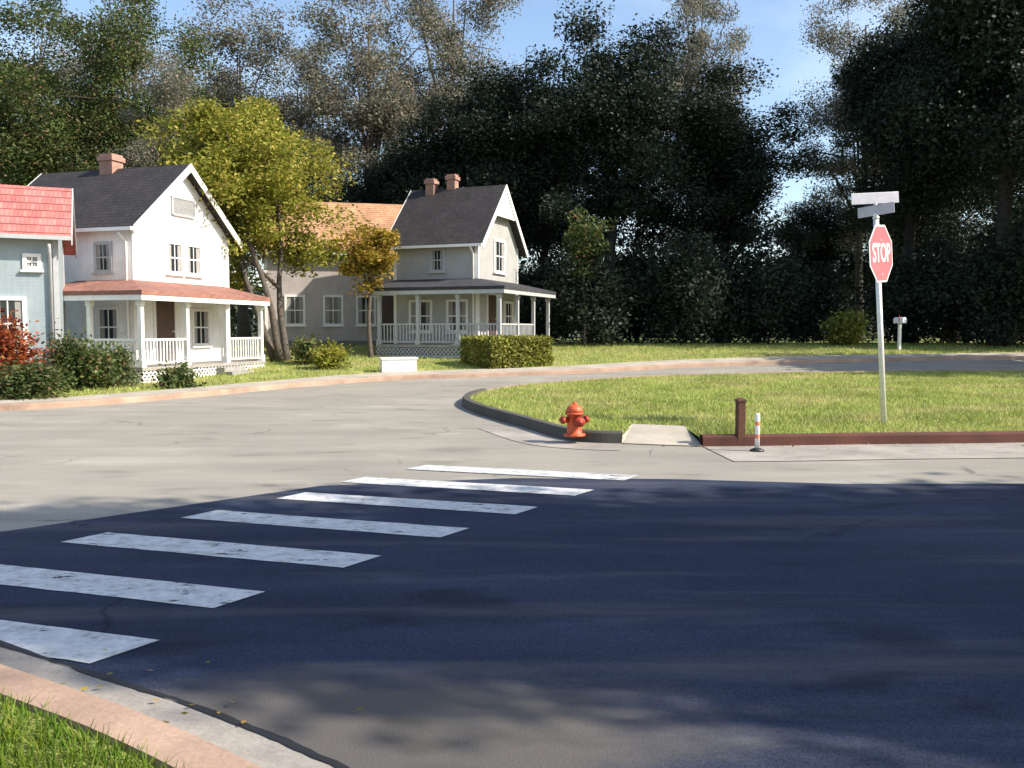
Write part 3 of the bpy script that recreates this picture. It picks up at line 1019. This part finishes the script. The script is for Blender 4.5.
def wrap_porch(root, W, pl, pd, zf, zi, zo, roofm, trim, floorm, sk, rail=True, step_y=None):
    e = pd + 0.22
    r = MB()
    A, B, C_ = (-pl, -0.01, zi), (0.01, -0.01, zi), (0.01, W, zi)
    A2, B2, C2 = (-pl, -e, zo), (e, -e, zo), (e, W, zo)
    t = 0.12
    top = [A, B, C_, A2, B2, C2]
    vs = top + [(x, y, z - t) for x, y, z in top]
    r.add(vs, [(3, 4, 1, 0), (4, 5, 2, 1), (6, 7, 10, 9), (7, 8, 11, 10), (3, 9, 10, 4), (4, 10, 11, 5), (0, 6, 9, 3), (5, 11, 8, 2)])
    r.build('porch_roof', roofm, root)
    fb = MB()
    fb.box(-pl, e - 0.02, -e + 0.02, -e + 0.09, zo - t - 0.14, zo - t + 0.03)
    fb.box(e - 0.09, e - 0.02, -e + 0.092, W, zo - t - 0.14, zo - t + 0.03)
    fb.build('porch_beam', trim, root)
    f = MB().box(-pl, pd, -pd, 0.0, zf - 0.1, zf).box(0.035, pd, 0.001, W, zf - 0.1, zf)
    f.build('porch_floor', floorm, root)
    fr = [(pd - 0.1, y) for y in np.linspace(-pd + 0.1, W - 0.1, max(3, int((W + pd) / 1.5) + 1))]
    si = [(x, -pd + 0.1) for x in np.linspace(pd - 0.1, -pl + 0.1, max(3, int((pl + pd) / 1.5) + 1))][1:]
    for (x, y) in fr + si:
        p = MB().box(x - 0.06, x + 0.06, y - 0.06, y + 0.06, zf, zo - t - 0.14)
        p.box(x - 0.09, x + 0.09, y - 0.09, y + 0.09, zf + 0.001, zf + 0.2)
        p.box(x - 0.085, x + 0.085, y - 0.085, y + 0.085, zo - t - 0.28, zo - t - 0.141)
        p.build('porch_post', trim, root)
    for seq in (fr, [fr[0]] + si):
        for i in range(len(seq) - 1):
            a, b = Vector(seq[i]), Vector(seq[i + 1])
            d = (b - a).normalized()
            if step_y is not None and seq is fr and a.y < step_y < b.y: continue
            if rail: railing(root, a + d * 0.07, b - d * 0.07, zf, trim)
    skirt(root, (pd - 0.03, -pd + 0.03), (pd - 0.03, W), 0.08, zf - 0.12, sk)
    skirt(root, (-pl, -pd + 0.03), (pd - 0.03, -pd + 0.03), 0.08, zf - 0.12, sk)
    if step_y is not None:
        s = MB()
        for i in range(3):
            s.box(pd + 0.28 * i + 0.004, pd + 0.28 * (i + 1), step_y - 0.55, step_y + 0.55, -0.1, zf - 0.13 * (i + 1))
        s.build('steps', M['boards'], root)


def door(root, face, p, q, z0, z1, trim, off=0.0):
    w = MB()
    d = MB()
    k = MB()
    if face == 'front':
        w.box(off - .02, off + .05, p - .1, p, z0, z1 + .1).box(off - .02, off + .05, q, q + .1, z0, z1 + .1).box(off - .02, off + .052, p, q, z1, z1 + .1)
        d.box(off - .02, off + .03, p, q, z0, z1).box(off + .03, off + .045, p + .12, q - .12, z0 + .15, z0 + .8)
        k.box(off + .03, off + .09, q - .12, q - .07, z0 + .95, z0 + 1.0)
    else:
        w.box(p - .1, p, off - .05, off + .02, z0, z1 + .1).box(q, q + .1, off - .05, off + .02, z0, z1 + .1).box(p, q, off - .052, off + .02, z1, z1 + .1)
        d.box(p, q, off - .03, off + .02, z0, z1).box(p + .12, q - .12, off - .045, off - .03, z0 + .15, z0 + .8)
        k.box(q - .12, q - .07, off - .09, off - .03, z0 + .95, z0 + 1.0)
    o = d.build('door', M['door'], root)
    w.build('frame', trim, o)
    k.build('handle', M['metal'], o)


# white cottage
n1 = math.atan2(-0.30, 0.954)
h1, r1 = house('cottage', (-11.05, 26.0, hz(26)), n1, 4.6, 5.2, 4.62, 6.55, M['white'], M['roof_dark'], M['trim'],
               'white gabled cottage with dark roof and rust-coloured wraparound porch')
chimney(r1, -2.7, 2.3, 5.9, 7.15)
window(h1, 'front', 1.45, 2.22, 3.25, 4.25, M['trim'])
window(h1, 'front', 2.36, 3.13, 3.25, 4.25, M['trim'])
v = MB()
for i in range(7): v.bar((0.02, 1.8 + .04 * i * 0, 5.15 + i * 0.07), (0.02, 2.8, 5.15 + i * 0.07), 0.05, 0.05, (0.6, 0, 1))
v.box(-0.01, 0.06, 1.72, 1.8, 5.08, 5.66).box(-0.01, 0.06, 2.8, 2.88, 5.08, 5.66).box(-0.01, 0.062, 1.8, 2.8, 5.6, 5.67).box(-0.01, 0.062, 1.8, 2.8, 5.06, 5.12)
v.build('gable_vent', M['trim_grey'], h1)
window(h1, 'side', -1.35, -0.7, 3.2, 4.1, M['trim_grey'])
window(h1, 'side', -3.2, -2.55, 3.2, 4.1, M['trim_grey'])
window(h1, 'front', 2.6, 3.5, 1.0, 2.2, M['trim'])
door(h1, 'front', 0.9, 1.75, 0.5, 2.4, M['trim'])
window(h1, 'side', -1.3, -0.5, 1.0, 2.2, M['trim'])
wrap_porch(h1, 4.3, 2.0, 1.6, 0.5, 2.98, 2.58, M['porch_red'], M['trim'], M['boards'], M['trim'], step_y=2.2)

# red-roofed house at the left
n2 = math.atan2(0.42, 0.907)
h2, r2 = house('bungalow', (-11.15, 21.9, 0.05), n2, 4.0, 7.5, 3.85, 5.1, M['blue'], M['roof_red'], M['trim_grey'],
               'blue-grey house with a sunlit red roof at the left edge')
window(h2, 'side', -1.5, -0.7, 1.0, 2.3, M['trim'])
window(h2, 'side', -0.75, -0.35, 2.95, 3.35, M['trim'])
window(h2, 'side', -3.6, -2.7, 1.0, 2.3, M['trim'])
window(h2, 'side', -6.2, -5.3, 1.0, 2.3, M['trim'])

# dark-roofed porch house
n3 = math.atan2(-0.36, 0.933)
h3, r3 = house('cottage', (-1.28, 33.5, hz(33.5)), n3, 4.2, 3.55, 4.45, 6.6, M['grey'], M['roof_dark'], M['trim'],
               'grey cottage with dark roof, white-edged gable and dark porch behind the clipped hedge')
chimney(r3, -2.9, 2.0, 5.9, 7.15, 0.36)
chimney(r3, -2.05, 2.2, 5.9, 7.3, 0.36)
window(h3, 'front', 1.5, 2.7, 3.3, 4.6, M['trim'])
orn = MB().add([(x, y, z) for x in (0.27, 0.31) for y, z in ((0.95, 5.45), (3.25, 5.45), (2.1, 6.55))], [(0, 1, 2), (5, 4, 3), (0, 3, 4, 1), (1, 4, 5, 2), (2, 5, 3, 0)])
orn.build('gable_ornament', M['trim'], h3)
window(h3, 'side', -2.0, -1.35, 3.25, 4.15, M['trim_grey'])
window(h3, 'front', 2.6, 3.6, 1.0, 2.2, M['trim'])
door(h3, 'front', 0.9, 1.75, 0.5, 2.4, M['trim'])
window(h3, 'side', -2.9, -1.9, 0.95, 2.2, M['trim'])
window(h3, 'side', -1.3, -0.4, 0.95, 2.2, M['trim'])
wrap_porch(h3, 4.0, 3.5, 1.55, 0.5, 2.98, 2.6, M['porch_dark'], M['trim_grey'], M['boards'], M['trim_grey'], step_y=2.4)

# tan-roofed house between them
n4 = math.atan2(0.22, 0.975)
h4, r4 = house('cottage', (-4.6, 39.0, hz(39)), n4, 5.0, 6.0, 4.2, 6.4, M['pinkish'], M['roof_tan'], M['trim'],
               'pinkish grey house with tan roof between the two gabled cottages')
for p in (-5.2, -3.6, -2.2):
    window(h4, 'side', p, p + 0.85, 0.95, 2.25, M['trim'])
door(h4, 'side', -1.1, -0.3, 0.35, 2.25, M['trim'])

# ------------------------------------------------------------------ street things
# stop sign
base = G(884, 425, 0.10)
s = empty('stop_sign', base, 0)
s.rotation_euler = (R(-2.0), R(-4.2), math.radians(46))
s.scale = (0.97, 0.97, 0.97)
tag(s, 'red octagonal stop sign on a pale leaning pole with street name blades on top', 'stop sign')
MB().tube([(0, 0, -0.3), (0, 0, 3.22)], 0.042, 14).build('pole', M['metal'], s)
oc = []
Rr = 0.44 / math.cos(math.pi / 8)


def octagon(rad, y0, y1):
    vs = [(rad * math.cos(math.pi / 8 + k * math.pi / 4), y, 2.68 + rad * math.sin(math.pi / 8 + k * math.pi / 4)) for y in (y0, y1) for k in range(8)]
    return MB().add(vs, [tuple(range(8)), tuple(range(15, 7, -1))] + [(k, (k + 1) % 8, (k + 1) % 8 + 8, k + 8) for k in range(8)])


sp = octagon(Rr, -0.060, -0.052).build('sign_plate', M['signwhite'], s)
octagon(Rr * 0.945, -0.0625, -0.0605).build('sign_face', M['stop'], sp)
fc = bpy.data.curves.new('lettering', 'FONT')
fc.body, fc.size, fc.align_x, fc.align_y, fc.extrude, fc.offset = 'STOP', 0.40, 'CENTER', 'CENTER', 0.001, 0.008
tmp = bpy.data.objects.new('lettering_tmp', fc)
COL.objects.link(tmp)
me = bpy.data.meshes.new_from_object(tmp.evaluated_get(bpy.context.evaluated_depsgraph_get()))
bpy.data.objects.remove(tmp)
lt = link_mesh('lettering', me, M['signwhite'], sp)
me.materials.clear()
me.materials.append(M['signwhite'])
lt.location, lt.rotation_euler, lt.scale = (0, -0.0650, 2.68), (R(90), 0, 0), (0.72, 1.0, 1)
bk = MB()
for z in (2.36, 2.88): bk.box(-0.06, 0.06, -0.051, -0.03, z - 0.02, z + 0.02).tube([(0, -0.07, z), (0, -0.045, z)], 0.012, 8)
bk.build('bracket', M['metal'], s)
MB().tube([(0, 0, 3.22), (0, 0, 3.25)], 0.05, 12).box(-0.02, 0.02, -0.03, 0.03, 3.25, 3.30).build('blade_clamp', M['metal'], s)
ca, sa_ = math.cos(R(-30)), math.sin(R(-30))
b1_ = MB().box(-0.43, 0.43, -0.006, 0.006, 3.45, 3.62).build('street_blade', M['blade'], s, 0.004)
b1_.rotation_euler = (0, 0, R(-30))
b2_ = MB().box(-0.40, 0.40, -0.006, 0.006, 3.27, 3.43).build('street_blade', M['blade'], s, 0.004)
b2_.rotation_euler = (0, 0, R(62))
MB().box(-0.02, 0.02, -0.02, 0.02, 3.425, 3.46).build('blade_clamp', M['metal'], s)

# hydrant
hb = G(575, 437, 0.10)
h = empty('fire_hydrant', (hb.x, hb.y + 0.12, 0.10), R(20))
h.scale = (1, 1, 0.86)
tag(h, 'small red fire hydrant at the end of the dark kerb', 'fire hydrant')
MB().lathe([(0.15, 0), (0.15, 0.035), (0.105, 0.04), (0.105, 0.10), (0.10, 0.12), (0.10, 0.34), (0.125, 0.345), (0.125, 0.38)], 22).build('barrel', M['hydrant'], h)
MB().lathe([(0.118, 0.381), (0.112, 0.43), (0.085, 0.475), (0.045, 0.50), (0.03, 0.503), (0.03, 0.545)], 22).build('bonnet', M['hydrant'], h)
for sx in (-1, 1):
    MB().tube([(sx * 0.09, 0, 0.26), (sx * 0.15, 0, 0.26), (sx * 0.151, 0, 0.26), (sx * 0.195, 0, 0.26), (sx * 0.196, 0, 0.26), (sx * 0.22, 0, 0.26)], [0.045, 0.045, 0.058, 0.058, 0.025, 0.025], 14).build('nozzle_cap', M['hydrant_dark'], h)
MB().tube([(0, -0.09, 0.24), (0, -0.14, 0.24), (0, -0.141, 0.24), (0, -0.19, 0.24), (0, -0.191, 0.24), (0, -0.215, 0.24)], [0.06, 0.06, 0.078, 0.078, 0.028, 0.028], 16).build('nozzle_cap', M['hydrant_dark'], h)
bo = MB()
for k in range(8):
    a = k * math.pi / 4
    bo.tube([(0.113 * math.cos(a), 0.113 * math.sin(a), 0.378), (0.113 * math.cos(a), 0.113 * math.sin(a), 0.40)], 0.012, 6)
bo.build('flange_bolts', M['hydrant_dark'], h)

# posts at the ramp
pb = G(745, 441, 0.10)
p = empty('wooden_post', (pb.x, pb.y + 0.25, 0.1), R(10))
p.scale = (0.75, 0.75, 0.76)
tag(p, 'short dark brown wooden post beside the red kerb', 'post')
MB().box(-0.07, 0.07, -0.07, 0.07, -0.3, 0.66).build('shaft', M['wood'], p, 0.008)
MB().add([(x, y, 0.662) for x, y in ((-.085, -.085), (.085, -.085), (.085, .085), (-.085, .085))] + [(x, y, 0.69) for x, y in ((-.085, -.085), (.085, -.085), (.085, .085), (-.085, .085))] + [(0, 0, 0.73)],
         [(3, 2, 1, 0), (0, 1, 5, 4), (1, 2, 6, 5), (2, 3, 7, 6), (3, 0, 4, 7), (4, 5, 8), (5, 6, 8), (6, 7, 8), (7, 4, 8)]).build('cap', M['wood'], p)
pb = G(757, 451, 0.01)
p = empty('marker_post', pb, 0)
p.scale = (0.9, 0.9, 0.82)
tag(p, 'thin white marker post with orange bands standing in the gutter', 'marker post')
MB().lathe([(0.10, 0), (0.10, 0.02), (0.05, 0.045), (0.038, 0.05)], 16).build('base', M['black'], p)
MB().lathe([(0.034, 0.04), (0.034, 0.56), (0.025, 0.585), (0.012, 0.59)], 14).build('tube', M['signwhite'], p)
for z in (0.2, 0.4): MB().lathe([(0.0355, z), (0.036, z + 0.002), (0.036, z + 0.06), (0.0355, z + 0.062)], 14).build('band', M['orange'], p)

# pale mailbox across the far street
q = D(899, 35.8)
mbx = empty('mailbox', (q.x, q.y, q.z + 0.1), R(200))
tag(mbx, 'small white mailbox on a post across the far street right of the stop sign', 'mailbox')
MB().box(-0.05, 0.05, -0.05, 0.05, -0.3, 1.05).build('post', M['trim'], mbx)
prof = [(-.1, 1.06), (.1, 1.06), (.1, 1.2)] + [(0.1 * math.cos(a), 1.2 + .1 * math.sin(a)) for a in np.linspace(0.3, 2.84, 7)] + [(-.1, 1.2)]
n = len(prof)
MB().add([(x, y, z) for y in (-.25, .25) for x, z in prof], [tuple(range(n)), tuple(range(2 * n - 1, n - 1, -1))] + [(k, (k + 1) % n, (k + 1) % n + n, k + n) for k in range(n)]).build('box', M['signwhite'], mbx)
MB().box(0.102, 0.112, 0.05, 0.09, 1.12, 1.38).build('flag', M['stop'], mbx)

# white trough on the lawn edge
q = D(398, 28.2)
tr = empty('planter', (q.x, q.y, q.z + 0.09), R(20))
tag(tr, 'low white planter trough on the grass beside the pavement', 'planter')
b = MB()
for x0, x1, y0, y1 in ((-.55, .55, -.22, -.17), (-.55, .55, .17, .22), (-.55, -.5, -.17, .17), (.5, .55, -.17, .17)): b.box(x0, x1, y0, y1, 0, 0.40)
b.build('sides', M['trim'], tr)
b = MB()
for x0, x1, y0, y1 in ((-.59, .59, -.26, -.15), (-.59, .59, .15, .26), (-.59, -.48, -.149, .149), (.48, .59, -.149, .149)): b.box(x0, x1, y0, y1, 0.402, 0.46)
b.build('rim', M['trim'], tr)
MB().box(-.498, .498, -.168, .168, 0.05, 0.36).build('soil', M['soil'], tr)

# fallen leaves along the near kerb and on the lawns
rngf = np.random.default_rng(123)
F = []
for i in range(90):
    k = rngf.integers(20, 60)
    p = near_line[k]
    d = abs(rngf.normal()) * 0.22 + 0.03
    q = offset(near_line, d)[k] + Vector((*rngf.normal(size=2) * 0.12, 0))
    F.append((q.x, q.y, 0.03))
for i in range(200):
    k = rngf.integers(0, 30)
    q = right_edge[k] + Vector((rngf.normal() * 0.5, -abs(rngf.normal()) * 0.3 - 0.05, 0))
    F.append((q.x, q.y, 0.03))
tag(cards('fallen_leaves', np.array(F), 0.019, M['leaf_gold'], None, rngf, 0.9), 'small fallen leaves lying in the gutters', 'fallen leaves', kind='stuff')
